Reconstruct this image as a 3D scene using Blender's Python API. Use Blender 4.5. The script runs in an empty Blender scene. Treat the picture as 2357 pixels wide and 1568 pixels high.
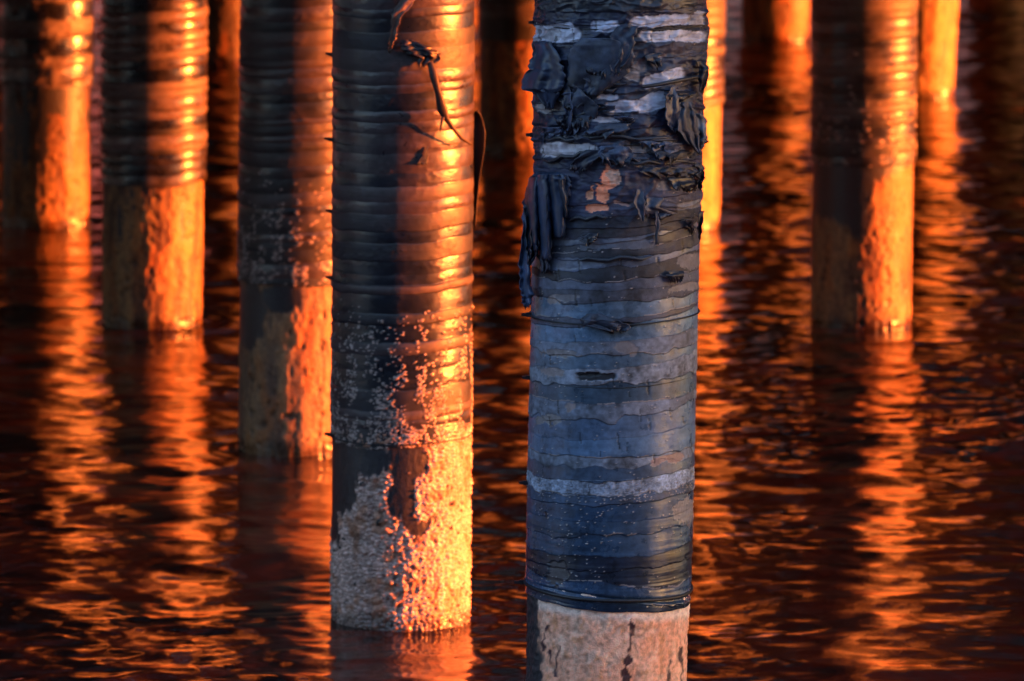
import bpy, math, random
import numpy as np
from mathutils import Vector, Matrix

C = bpy.context.scene
COL = C.collection
R_ = math.radians
# ------------------------------------------------------------------ camera, sky, sun, exposure
PW, PH = 2357.0, 1568.0            # units in which positions were measured off the photograph
LENS = 200.0
FPX = LENS / 36.0 * PW
PITCH = math.atan(2040.0 / FPX)
DIAM = 0.60
CAM_H = DIAM / 0.1227
cam_data = bpy.data.cameras.new('camera')
cam = bpy.data.objects.new('camera', cam_data)
COL.objects.link(cam)
cam.location = (0, 0, CAM_H)
cam.rotation_euler = (math.pi / 2 - PITCH, 0, 0)
cam_data.lens = LENS
cam_data.sensor_width = 36
cam_data.clip_start = 0.5
cam_data.clip_end = 6000
cam_data.dof.use_dof = True
cam_data.dof.focus_distance = 20.25
cam_data.dof.aperture_fstop = 4.0
C.camera = cam

SUN_AZ, SUN_EL = 94.8, 3.0         # degrees, azimuth clockwise from +Y
world = bpy.data.worlds.new('World')
C.world = world
world.use_nodes = True
wn = world.node_tree
bg = wn.nodes['Background']
sky = wn.nodes.new('ShaderNodeTexSky')
sky.sky_type = 'NISHITA'
sky.sun_disc = False
sky.sun_elevation = R_(SUN_EL)
sky.sun_rotation = R_(SUN_AZ)
sky.air_density = 1.0
sky.dust_density = 1.0
sky.ozone_density = 1.5
wb = wn.nodes.new('ShaderNodeVectorMath'); wb.operation = 'MULTIPLY'      # white balance
wb.inputs[1].default_value = (0.96, 0.94, 1.10)
wn.links.new(sky.outputs[0], wb.inputs[0])
wn.links.new(wb.outputs[0], bg.inputs[0])
bg.inputs[1].default_value = 0.15

sun_data = bpy.data.lights.new('sun', 'SUN')
sun_data.energy = 4.8
sun_data.angle = R_(0.5)
sun_data.color = (1.0, 0.16, 0.02)
sun = bpy.data.objects.new('sun', sun_data)
COL.objects.link(sun)
sd = Vector((math.sin(R_(SUN_AZ)) * math.cos(R_(SUN_EL)), math.cos(R_(SUN_AZ)) * math.cos(R_(SUN_EL)), math.sin(R_(SUN_EL))))
sun.rotation_euler = sd.to_track_quat('Z', 'Y').to_euler()
sun.location = sd * 60

C.view_settings.view_transform = 'Standard'
C.view_settings.look = 'None'
C.view_settings.gamma = 1.0
C.view_settings.exposure = 3.05
C.cycles.max_bounces = 6
C.cycles.use_denoising = True
C.cycles.sample_clamp_indirect = 6.0

# ------------------------------------------------------------------ small maths
CP, SP = math.cos(PITCH), math.sin(PITCH)

def project(x, y, z):
    """world -> photo units (arrays)"""
    dz = z - CAM_H
    depth = y * CP - dz * SP
    up = y * SP + dz * CP
    return PW / 2 + FPX * x / depth, PH / 2 - FPX * up / depth

def ray_dir(px, py):
    a, b = (px - PW / 2) / FPX, (PH / 2 - py) / FPX
    return np.array([a, CP + b * SP, -SP + b * CP])

def on_water(px, py):
    d = ray_dir(px, py)
    t = -CAM_H / d[2]
    return d[0] * t, d[1] * t

def on_plane(px, py, Y):
    d = ray_dir(px, py)
    t = Y / d[1]
    return d[0] * t, Y, CAM_H + d[2] * t

def _hash(ix, iy, iz, seed):
    with np.errstate(over='ignore'):
        h = (ix.astype(np.int64) * 374761393 + iy.astype(np.int64) * 668265263 + iz.astype(np.int64) * 2147483647 + seed * 1274126177) & 0xFFFFFFFF
        h = ((h ^ (h >> 13)) * 1274126177) & 0xFFFFFFFF
        h = ((h ^ (h >> 16)) * 2246822519) & 0xFFFFFFFF
        h = h ^ (h >> 15)
    return (h & 0xFFFFFF) / float(0xFFFFFF)

def vnoise(x, y, z, seed=0):
    x, y, z = np.broadcast_arrays(x, y, z)
    ix, iy, iz = np.floor(x), np.floor(y), np.floor(z)
    fx, fy, fz = x - ix, y - iy, z - iz
    fx, fy, fz = [f * f * f * (f * (f * 6 - 15) + 10) for f in (fx, fy, fz)]
    ix, iy, iz = ix.astype(np.int64), iy.astype(np.int64), iz.astype(np.int64)
    r = 0
    for dx in (0, 1):
        for dy in (0, 1):
            for dz in (0, 1):
                w = (fx if dx else 1 - fx) * (fy if dy else 1 - fy) * (fz if dz else 1 - fz)
                r = r + w * _hash(ix + dx, iy + dy, iz + dz, seed)
    return r * 2 - 1

def fbm(x, y, z, seed=0, octaves=4, gain=0.5):
    r, a, s, t = 0, 1.0, 1.0, 0
    for o in range(octaves):
        r = r + a * vnoise(x * s + o * 17.3, y * s + o * 5.1, z * s - o * 9.7, seed + o * 31)
        t += a
        a *= gain
        s *= 2.03
    return r / t

def cells(u, v, seed=0):
    """worley: distance to nearest jittered point and that cell's random number"""
    iu, iv = np.floor(u).astype(np.int64), np.floor(v).astype(np.int64)
    best = np.full(np.shape(u), 9.0)
    rid = np.zeros(np.shape(u))
    z0 = np.zeros_like(iu)
    for du in (-1, 0, 1):
        for dv in (-1, 0, 1):
            a, b = iu + du, iv + dv
            px = a + _hash(a, b, z0, seed)
            py = b + _hash(a, b, z0 + 1, seed)
            d = np.hypot(u - px, v - py)
            m = d < best
            best = np.where(m, d, best)
            rid = np.where(m, _hash(a, b, z0 + 2, seed), rid)
    return best, rid

def sst(a, b, x):
    t = np.clip((x - a) / (b - a), 0, 1)
    return t * t * (3 - 2 * t)

def lerp(a, b, t):
    return a + (b - a) * t

def mixc(c0, c1, t):
    c0, c1 = np.asarray(c0, float), np.asarray(c1, float)
    return c0 + (c1 - c0) * np.asarray(t)[..., None]

# ------------------------------------------------------------------ materials
def mat_surface(name, scale=90.0, bump=0.3, coat=0.0, contrast=0.35, grain=260.0):
    """colour, roughness and roughness of relief come from the mesh's own attributes; noise adds the fine grain"""
    m = bpy.data.materials.new(name)
    m.use_nodes = True
    nt = m.node_tree
    b = nt.nodes['Principled BSDF']
    tint = nt.nodes.new('ShaderNodeAttribute'); tint.attribute_name = 'tint'
    rough = nt.nodes.new('ShaderNodeAttribute'); rough.attribute_name = 'rough'
    tc = nt.nodes.new('ShaderNodeTexCoord')
    n1 = nt.nodes.new('ShaderNodeTexNoise'); n1.inputs['Scale'].default_value = scale; n1.inputs['Detail'].default_value = 6
    n2 = nt.nodes.new('ShaderNodeTexNoise'); n2.inputs['Scale'].default_value = grain; n2.inputs['Detail'].default_value = 3
    for n in (n1, n2):
        nt.links.new(tc.outputs['Object'], n.inputs['Vector'])
    mr = nt.nodes.new('ShaderNodeMapRange')
    mr.inputs['From Min'].default_value = 0.3; mr.inputs['From Max'].default_value = 0.7
    mr.inputs['To Min'].default_value = 1 - contrast; mr.inputs['To Max'].default_value = 1 + contrast
    nt.links.new(n1.outputs[0], mr.inputs[0])
    mul = nt.nodes.new('ShaderNodeVectorMath'); mul.operation = 'SCALE'
    nt.links.new(tint.outputs['Color'], mul.inputs[0])
    nt.links.new(mr.outputs[0], mul.inputs['Scale'])
    nt.links.new(mul.outputs[0], b.inputs['Base Color'])
    ra = nt.nodes.new('ShaderNodeMath'); ra.operation = 'MULTIPLY_ADD'
    nt.links.new(n1.outputs[0], ra.inputs[0]); ra.inputs[1].default_value = 0.22
    sub = nt.nodes.new('ShaderNodeMath'); sub.operation = 'SUBTRACT'; sub.inputs[1].default_value = 0.11
    nt.links.new(rough.outputs['Fac'], sub.inputs[0])
    nt.links.new(sub.outputs[0], ra.inputs[2])
    ra.use_clamp = True
    nt.links.new(ra.outputs[0], b.inputs['Roughness'])
    bu = nt.nodes.new('ShaderNodeBump'); bu.inputs['Distance'].default_value = 0.004
    add = nt.nodes.new('ShaderNodeMath'); add.operation = 'ADD'
    nt.links.new(n1.outputs[0], add.inputs[0]); nt.links.new(n2.outputs[0], add.inputs[1])
    nt.links.new(add.outputs[0], bu.inputs['Height'])
    st = nt.nodes.new('ShaderNodeMath'); st.operation = 'MULTIPLY'; st.inputs[1].default_value = bump
    nt.links.new(rough.outputs['Fac'], st.inputs[0])
    nt.links.new(st.outputs[0], bu.inputs['Strength'])
    nt.links.new(bu.outputs[0], b.inputs['Normal'])
    b.inputs['Coat Weight'].default_value = coat
    b.inputs['Coat Roughness'].default_value = 0.2
    return m

def mat_plain(name, col, rough=0.6, scale=40.0, var=0.4, bump=0.2, dist=0.01, coords='Object', stretch=(1, 1, 1)):
    m = bpy.data.materials.new(name)
    m.use_nodes = True
    nt = m.node_tree
    b = nt.nodes['Principled BSDF']
    tc = nt.nodes.new('ShaderNodeTexCoord')
    mp = nt.nodes.new('ShaderNodeMapping'); mp.inputs['Scale'].default_value = stretch
    n1 = nt.nodes.new('ShaderNodeTexNoise'); n1.inputs['Scale'].default_value = scale; n1.inputs['Detail'].default_value = 7
    nt.links.new(tc.outputs[coords], mp.inputs[0]); nt.links.new(mp.outputs[0], n1.inputs['Vector'])
    cr = nt.nodes.new('ShaderNodeValToRGB')
    lo = [c * (1 - var) for c in col] + [1]; hi = [min(1, c * (1 + var)) for c in col] + [1]
    cr.color_ramp.elements[0].position = 0.3; cr.color_ramp.elements[0].color = lo
    cr.color_ramp.elements[1].position = 0.7; cr.color_ramp.elements[1].color = hi
    nt.links.new(n1.outputs[0], cr.inputs[0]); nt.links.new(cr.outputs[0], b.inputs['Base Color'])
    b.inputs['Roughness'].default_value = rough
    bu = nt.nodes.new('ShaderNodeBump'); bu.inputs['Strength'].default_value = bump; bu.inputs['Distance'].default_value = dist
    nt.links.new(n1.outputs[0], bu.inputs['Height']); nt.links.new(bu.outputs[0], b.inputs['Normal'])
    return m

M_SHAFT = mat_surface('weathered_pile', 55, 0.8, 0.0, 0.3, 190)
M_WRAP = mat_surface('tape_wrap', 45, 0.22, 0.0, 0.25, 300)
M_TAPE = mat_surface('black_tape_wrap', 45, 0.22, 0.0, 0.25, 300)
M_TAPE.node_tree.nodes['Principled BSDF'].inputs['Specular IOR Level'].default_value = 0.6
M_RAG = mat_surface('torn_sheet', 60, 0.3, 0.0, 0.3, 240)
M_STRAP = mat_plain('black_strap', (0.012, 0.015, 0.022), 0.5, 60)

def mat_water():
    m = bpy.data.materials.new('sea_water')
    m.use_nodes = True
    nt = m.node_tree
    b = nt.nodes['Principled BSDF']
    b.inputs['Base Color'].default_value = (0.018, 0.008, 0.0075, 1)
    b.inputs['Roughness'].default_value = 0.11
    b.inputs['IOR'].default_value = 1.34
    tc = nt.nodes.new('ShaderNodeTexCoord')
    mp = nt.nodes.new('ShaderNodeMapping'); mp.inputs['Scale'].default_value = (1.0, 1.6, 1.0)
    n = nt.nodes.new('ShaderNodeTexNoise'); n.inputs['Scale'].default_value = 26; n.inputs['Detail'].default_value = 4
    nt.links.new(tc.outputs['Object'], mp.inputs[0]); nt.links.new(mp.outputs[0], n.inputs['Vector'])
    bu = nt.nodes.new('ShaderNodeBump'); bu.inputs['Strength'].default_value = 0.15; bu.inputs['Distance'].default_value = 0.006
    nt.links.new(n.outputs[0], bu.inputs['Height']); nt.links.new(bu.outputs[0], b.inputs['Normal'])
    return m
M_WATER = mat_water()

# ------------------------------------------------------------------ mesh makers
def mesh_obj(name, verts, faces, mat, parent=None, tint=None, rough=None, smooth=True):
    me = bpy.data.meshes.new(name)
    verts = np.asarray(verts, np.float32)
    faces = np.asarray(faces, np.int32)
    nv, nf, k = len(verts), len(faces), faces.shape[1]
    me.vertices.add(nv); me.vertices.foreach_set('co', verts.ravel())
    me.loops.add(nf * k); me.loops.foreach_set('vertex_index', faces.ravel())
    me.polygons.add(nf)
    me.polygons.foreach_set('loop_start', np.arange(0, nf * k, k, dtype=np.int32))
    me.polygons.foreach_set('use_smooth', np.full(nf, smooth, dtype=bool))
    me.update(calc_edges=True)
    if tint is not None:
        a = me.attributes.new('tint', 'FLOAT_COLOR', 'POINT')
        t = np.ones((nv, 4), np.float32); t[:, :3] = np.clip(tint, 0, 1)
        a.data.foreach_set('color', t.ravel())
    if rough is not None:
        a = me.attributes.new('rough', 'FLOAT', 'POINT')
        a.data.foreach_set('value', np.asarray(rough, np.float32))
    me.materials.append(mat)
    o = bpy.data.objects.new(name, me)
    COL.objects.link(o)
    if parent is not None:
        o.parent = parent
    return o

def grid_faces(nr, nc, wrap=False):
    r = np.arange(nr - 1)[:, None]
    c = np.arange(nc if wrap else nc - 1)[None, :]
    c2 = (c + 1) % nc
    return np.stack([r * nc + c, r * nc + c2, (r + 1) * nc + c2, (r + 1) * nc + c], -1).reshape(-1, 4)

def empty(name, loc, label, cat, group=None):
    o = bpy.data.objects.new(name, None)
    COL.objects.link(o)
    o.location = loc
    o.empty_display_size = 0.3
    o['label'] = label
    o['category'] = cat
    if group:
        o['group'] = group
    return o

RAD = DIAM / 2

class Pile:
    """geometry frame of one leaning pile: base on the water, lean in x per metre of height"""
    def __init__(self, bx, by, tx):
        x, y = on_water(bx, by)
        self.x, self.y = x * (y + RAD) / y, y + RAD
        X, Y, Z = on_plane(tx, 0.0, self.y)
        self.lean = (X - self.x) / Z
        self.lean_y = 0.0
    def zof(self, v):
        """height on the front line of the pile that shows at photo row v"""
        d = ray_dir(PW / 2, v)
        Y = self.y - RAD
        return CAM_H + d[2] * Y / d[1]
    def world(self, th, z, r):
        return self.x + self.lean * z + r * np.sin(th), self.y - r * np.cos(th), z
    def at(self, px, py, off=0.0):
        """local point on the pile's skin (plus off) seen at photo position px, py"""
        d = ray_dir(px, py)
        o = np.array([0, 0, CAM_H])
        rr = RAD + off
        z = 1.0
        for _ in range(6):
            cx = self.x + self.lean * z
            a = d[0] ** 2 + d[1] ** 2
            b = -2 * (d[0] * cx + d[1] * self.y)
            c = cx * cx + self.y ** 2 - rr * rr
            q = b * b - 4 * a * c
            t = (-b - math.sqrt(q)) / (2 * a) if q > 0 else -b / (2 * a)
            z = CAM_H + d[2] * t
        p = o + d * t
        return p - np.array([self.x, self.y, 0])

def tube(name, P, parent, mat, z0, z1, nth, nz, shade, base_r, thick=0.02, front_only_px=True):
    """shade(th, z, X, Y, V) -> (dr, tint, rough); a sleeve with closed lower and upper rims"""
    th1 = np.linspace(-math.pi, math.pi, nth, endpoint=False)
    z1d = np.linspace(z0, z1, nz)
    TH, Z = np.meshgrid(th1, z1d)
    thf = np.arcsin(np.sin(TH))                  # the far side repeats the near side, mirrored
    wx, wy, wz = P.world(thf, Z, base_r)
    X, Y = project(wx, wy, wz)
    _, V = project(P.x, P.y - RAD, Z)
    dr, tint, rough, dz = shade(TH, Z, X, Y, V)
    r = base_r + dr
    zz = Z + dz
    x = P.lean * zz + r * np.sin(TH)
    y = -r * np.cos(TH)
    verts = np.stack([x, y, zz], -1)
    # rims
    def rim(row):
        rr = r[row] - thick
        zr = zz[row]
        return np.stack([P.lean * zr + rr * np.sin(TH[row]), -rr * np.cos(TH[row]), zr], -1)[None]
    verts = np.concatenate([rim(0), verts, rim(-1)], 0)
    tint = np.concatenate([tint[:1] , tint, tint[-1:]], 0)
    rough = np.concatenate([rough[:1], rough, rough[-1:]], 0)
    f = grid_faces(nz + 2, nth, True)
    return mesh_obj(name, verts.reshape(-1, 3), f, mat, parent, tint.reshape(-1, 3), rough.reshape(-1))

def sheet(name, P, parent, mat, rows, cols=22, sub=9, crumple=.004, arch=0.0, tint=(0.03, 0.035, 0.05), rough=0.5, folds=0.0, nf=4, seed=1, thick=0.0025, fray=3.0, tvar=0.45):
    """a torn piece of wrap: rows of (py, pxl, pxr, offl, offr) down its length"""
    rows = np.asarray(rows, float)
    n = len(rows)
    t = np.linspace(0, n - 1, (n - 1) * sub + 1)
    R = np.stack([np.interp(t, np.arange(n), rows[:, k]) for k in range(5)], 1)
    rng = np.random.default_rng(seed)
    m = len(R)
    jl = fray * np.interp(np.arange(m), np.arange(0, m + 2, 2), rng.normal(0, 1, len(np.arange(0, m + 2, 2))))
    jr = fray * np.interp(np.arange(m), np.arange(0, m + 2, 2), rng.normal(0, 1, len(np.arange(0, m + 2, 2))))
    bot = fray * rng.normal(0, 1.6, cols)
    vs = []
    for i in range(m):
        k = i / max(1, m - 1)
        for j in range(cols):
            s = j / (cols - 1)
            px = lerp(R[i, 1] + jl[i], R[i, 2] + jr[i], s)
            py = R[i, 0] + (bot[j] * (k ** 3))
            f = folds * math.sin(s * nf * math.pi * 2 + seed + 1.5 * k + 0.8 * math.sin(3 * k + seed)) * (0.3 + 0.7 * k)
            f += 0.35 * folds * math.sin(s * nf * 5.1 + k * 9 + seed * 2.1)
            off = lerp(R[i, 3], R[i, 4], s) + f + arch * math.sin(math.pi * s) ** .7
            vs.append(P.at(px, py, off))
    vs = np.array(vs)
    wd = abs(rows[:, 2] - rows[:, 1]).max()
    cr = fbm(vs[:, 0] * 16, vs[:, 1] * 16 + seed, vs[:, 2] * 11, seed + 40, 4)
    cr = (np.clip(1 - np.abs(cr) * 3.2, 0, 1) - .35) * crumple * min(1, wd / 40)
    vs[:, 1] -= cr
    vs[:, 0] += .4 * cr
    f = grid_faces(m, cols)
    nz = fbm(vs[:, 0] * 18, vs[:, 1] * 18, vs[:, 2] * 18, seed + 5, 3)
    tn = np.asarray(tint)[None] * np.array([.62, .82, 1.12]) * (1 + tvar * 2 * nz[:, None])
    o = mesh_obj(name, vs, f, mat, parent, tn, np.full(len(vs), rough))
    s = o.modifiers.new('thickness', 'SOLIDIFY'); s.thickness = thick; s.offset = 0
    return o

def panel(name, P, parent, mat, rows, yo, cols=7, tint=(.012, .012, .015), thick=.003, rough=.6):
    """a stiff hanging piece beside the pile, bent away from the camera"""
    rows = np.asarray(rows, float)
    t = np.linspace(0, len(rows) - 1, (len(rows) - 1) * 5 + 1)
    vs = []
    for k in t:
        r = [np.interp(k, np.arange(len(rows)), rows[:, c]) for c in range(3)]
        for j in range(cols):
            q = j / (cols - 1)
            p = on_plane(lerp(r[1], r[2], q), r[0], P.y + yo - .035 * q * q + .01 * math.sin(k * 1.3))
            vs.append((p[0] - P.x, p[1] - P.y, p[2]))
    vs = np.array(vs)
    o = mesh_obj(name, vs, grid_faces(len(t), cols), mat, parent, np.tile(np.asarray(tint, float), (len(vs), 1)), np.full(len(vs), rough))
    m = o.modifiers.new('thickness', 'SOLIDIFY'); m.thickness = thick; m.offset = 0
    return o

def cord(name, P, parent, mat, pts, rad, tint=(0.015, 0.017, 0.02), rough=0.5, n=8, sub=4, flat=1.0):
    """a twisted strip or rod along (px, py, off) with radius list"""
    pts = np.asarray(pts, float)
    t = np.linspace(0, len(pts) - 1, (len(pts) - 1) * sub + 1)
    pp = np.stack([np.interp(t, np.arange(len(pts)), pts[:, k]) for k in range(3)], 1)
    rr = np.interp(t, np.arange(len(pts)), np.broadcast_to(rad, (len(pts),)))
    ctr = np.array([P.at(*p) for p in pp])
    tan = np.gradient(ctr, axis=0); tan /= np.linalg.norm(tan, axis=1)[:, None] + 1e-9
    out = np.array([0, -1.0, 0])
    vs = []
    for i in range(len(ctr)):
        a = np.cross(tan[i], out); a /= np.linalg.norm(a) + 1e-9
        b = np.cross(a, tan[i])
        for k in range(n):
            g = 2 * math.pi * k / n
            vs.append(ctr[i] + rr[i] * (math.cos(g) * a + flat * math.sin(g) * b))
    f = grid_faces(len(ctr), n, True)
    vs = np.array(vs)
    return mesh_obj(name, vs, f, mat, parent, np.tile(np.asarray(tint, float), (len(vs), 1)), np.full(len(vs), rough))

def strap(P, parent, v, tilt=0.0, h=0.009, stub=14, stub_dy=0.0, buckle=True, r_extra=0.007):
    """a thin black band round the pile with a loose end (buckle) sticking out on the left"""
    z = P.zof(v)
    nth = 96
    th = np.linspace(-math.pi, math.pi, nth, endpoint=False)
    prof = [(-0.008, -0.5), (0.0, -0.5), (0.003, 0.0), (0.0, 0.5), (-0.008, 0.5)]
    vs = []
    for dr, k in prof:
        rr = RAD + r_extra + dr + 0.0015 * np.sin(th * 3 + v)
        zz = z + k * h + tilt * np.sin(th) + 0.0015 * np.sin(th * 4 + v * 0.3)
        vs.append(np.stack([P.lean * zz + rr * np.sin(th), -rr * np.cos(th), zz], -1))
    vs = np.array(vs).reshape(-1, 3)
    o = mesh_obj('strap', vs, grid_faces(len(prof), nth, True), M_STRAP, parent)
    if buckle:
        L = stub / (FPX / math.hypot(P.y, CAM_H)) 
        x0 = P.lean * z - RAD
        zz = z - tilt
        pr = [(-L - 0.004, 0.30, 0.8), (-L * 0.55, 0.25, 1.0), (-L * 0.5, 0.25, 1.4), (0.015, 0.2, 1.5)]
        b = []
        for dx, hy, hz in pr:
            for sy, sz in ((-1, -1), (1, -1), (1, 1), (-1, 1)):
                b.append((x0 + dx, sy * 0.02 * hy * 2 - 0.02, zz + stub_dy * dx + sz * 0.0052 * hz))
        f = grid_faces(4, 4, True).tolist() + [[3, 2, 1, 0], [12, 13, 14, 15]]
        mesh_obj('buckle', b, f, M_STRAP, o, smooth=False)
    return o

# palette (real surface colours)
K = (0.013, 0.019, 0.032)
N = (0.040, 0.070, 0.112)
BL = (0.085, 0.120, 0.195)
G = (0.17, 0.175, 0.21)
PALE = (0.38, 0.42, 0.56)
TAN = (0.24, 0.21, 0.22)

# ------------------------------------------------------------------ the big pile in front
PE = Pile(1388, 1945, 1430)
front = empty('pier_pile', (PE.x, PE.y, 0), 'nearest pile, blue grey tape wrap torn and peeling above a tan base', 'pile', 'piles of the pier')

# (v at centre of lower edge, colour, roughness, mottling, waviness)
E_BANDS = [
    (30, K, .45, .3, 3), (58, (0.011, 0.019, 0.048), 0.50, .4, 4), (100, (0.015, 0.024, 0.054), 0.50, .4, 4), (142, (0.017, 0.026, 0.054), 0.55, .5, 5),
    (178, (0.015, 0.026, 0.059), 0.50, .4, 6), (216, (0.014, 0.025, 0.059), 0.50, .4, 6), (262, (0.022, 0.033, 0.065), 0.50, .5, 5), (300, (0.011, 0.019, 0.048), 0.50, .4, 4),
    (325, (0.013, 0.022, 0.050), 0.50, .4, 4), (357, (0.050, 0.077, 0.154), 0.50, .4, 4), (392, (0.015, 0.024, 0.054), 0.55, .4, 6),
    (470, (0.037, 0.047, 0.102), 0.60, .3, 5), (500, (0.043, 0.055, 0.107), 0.60, .35, 5), (528, (0.024, 0.037, 0.071), 0.60, .5, 5), (548, (0.032, 0.035, 0.053), 0.60, .5, 4),
    (562, (0.083, 0.111, 0.174), 0.35, .3, 5), (577, (0.026, 0.033, 0.054), 0.50, .4, 4), (598, (0.031, 0.038, 0.060), 0.55, .4, 4), (618, (0.091, 0.121, 0.194), 0.35, .3, 4),
    (650, (0.023, 0.029, 0.045), 0.55, .5, 5), (672, (0.091, 0.115, 0.180), 0.50, .4, 4), (700, (0.045, 0.052, 0.077), 0.60, .6, 5), (736, (0.112, 0.181, 0.281), 0.30, .25, 5),
    (748, (0.050, 0.063, 0.105), 0.50, .4, 3), (790, (0.108, 0.190, 0.311), 0.28, .2, 4), (822, (0.169, 0.208, 0.291), 0.60, .5, 6), (850, (0.097, 0.158, 0.243), 0.35, .25, 5),
    (890, (0.185, 0.218, 0.285), 0.70, .6, 6), (930, (0.066, 0.115, 0.186), 0.32, .2, 3), (968, (0.147, 0.181, 0.254), 0.65, .5, 9), (1010, (0.086, 0.144, 0.252), 0.32, .2, 4),
    (1056, (0.075, 0.136, 0.237), 0.32, .2, 4), (1082, (0.147, 0.186, 0.258), 0.60, .5, 9), (1108, (0.073, 0.123, 0.215), 0.35, .25, 4), (1144, (0.356, 0.438, 0.598), 0.90, .5, 6),
    (1166, (0.059, 0.110, 0.209), 0.55, .4, 4), (1203, (0.041, 0.092, 0.189), 0.32, .2, 3), (1240, (0.035, 0.074, 0.144), 0.35, .3, 6), (1284, (0.041, 0.090, 0.179), 0.30, .2, 5),
    (1318, (0.014, 0.025, 0.055), 0.35, .4, 8), (1352, (0.020, 0.037, 0.077), 0.32, .3, 6), (1385, (0.029, 0.065, 0.136), 0.26, .2, 3), (1600, (0.018, 0.041, 0.088), 0.24, .15, 2)]
E_PATCH = [  # pale or dark pieces: px, py, half width, half height, colour, tilt
    (1525, 47, 72, 14, PALE, -.08), (1600, 45, 16, 20, (.3, .31, .37), 0), (1275, 78, 62, 19, (.42, .45, .57), .03), (1270, 82, 22, 14, (.30, .31, .37), 0),
    (1393, 60, 34, 13, PALE, 0), (1300, 60, 24, 8, PALE, -.1), (1545, 83, 74, 14, (.42, .45, .57), .02), (1565, 65, 70, 5, (.012, .014, .02), -.05),
    (1525, 180, 48, 17, PALE, -.25), (1508, 133, 18, 4, (.42, .45, .57), 0), (1448, 168, 22, 14, (.26, .24, .25), .3), (1465, 150, 22, 16, (.16, .16, .19), 0),
    (1440, 244, 46, 13, PALE, -.06), (1500, 235, 32, 20, (.42, .45, .57), -.3), (1400, 224, 22, 6, (.42, .45, .57), 0), (1300, 250, 28, 14, (.16, .17, .2), .2),
    (1265, 250, 30, 10, (.26, .25, .27), .1), (1285, 345, 40, 17, (.42, .41, .47), -.06), (1350, 345, 28, 14, (.36, .37, .43), .05), (1395, 275, 40, 6, (.36, .38, .46), 0),
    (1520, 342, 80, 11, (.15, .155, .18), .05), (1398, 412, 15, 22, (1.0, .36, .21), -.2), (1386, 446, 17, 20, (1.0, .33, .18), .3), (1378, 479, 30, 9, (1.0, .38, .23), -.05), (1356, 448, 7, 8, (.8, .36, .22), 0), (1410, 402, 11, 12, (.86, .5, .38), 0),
    (1432, 470, 18, 4, (.40, .27, .25), .2), (1570, 420, 60, 14, (.15, .14, .15), -.12), (1590, 470, 32, 9, (.17, .165, .18), -.12), (1586, 435, 5, 9, (.4, .3, .26), 0),
    (1310, 606, 32, 13, (.12, .15, .22), 0), (1355, 610, 36, 13, (.12, .15, .22), 0), (1440, 560, 70, 11, (.10, .125, .18), 0), (1350, 556, 30, 13, (.12, .145, .205), 0),
    (1300, 556, 24, 9, (.10, .12, .17), 0), (1280, 687, 16, 9, TAN, 0), (1310, 685, 30, 7, (.17, .165, .19), 0), (1580, 660, 40, 9, (.2, .19, .2), -.2),
    (1590, 600, 36, 16, (.17, .165, .185), -.2), (1375, 868, 46, 8, (.012, .016, .026), 0), (1355, 861, 28, 5, (.015, .02, .03), 0), (1280, 855, 26, 8, (.24, .22, .24), .1),
    (1440, 800, 22, 12, (.20, .19, .21), .1), (1290, 812, 40, 8, (.20, .19, .21), .05), (1265, 965, 26, 11, (.2, .2, .22), 0), (1312, 938, 11, 12, (.24, .20, .21), 0),
    (1400, 745, 58, 6, (.015, .018, .028), .03), (1530, 1058, 34, 10, (.28, .2, .21), -.2), (1580, 1175, 22, 24, (.24, .23, .25), .1), (1282, 1318, 20, 24, (.07, .065, .075), 0)]

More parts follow.
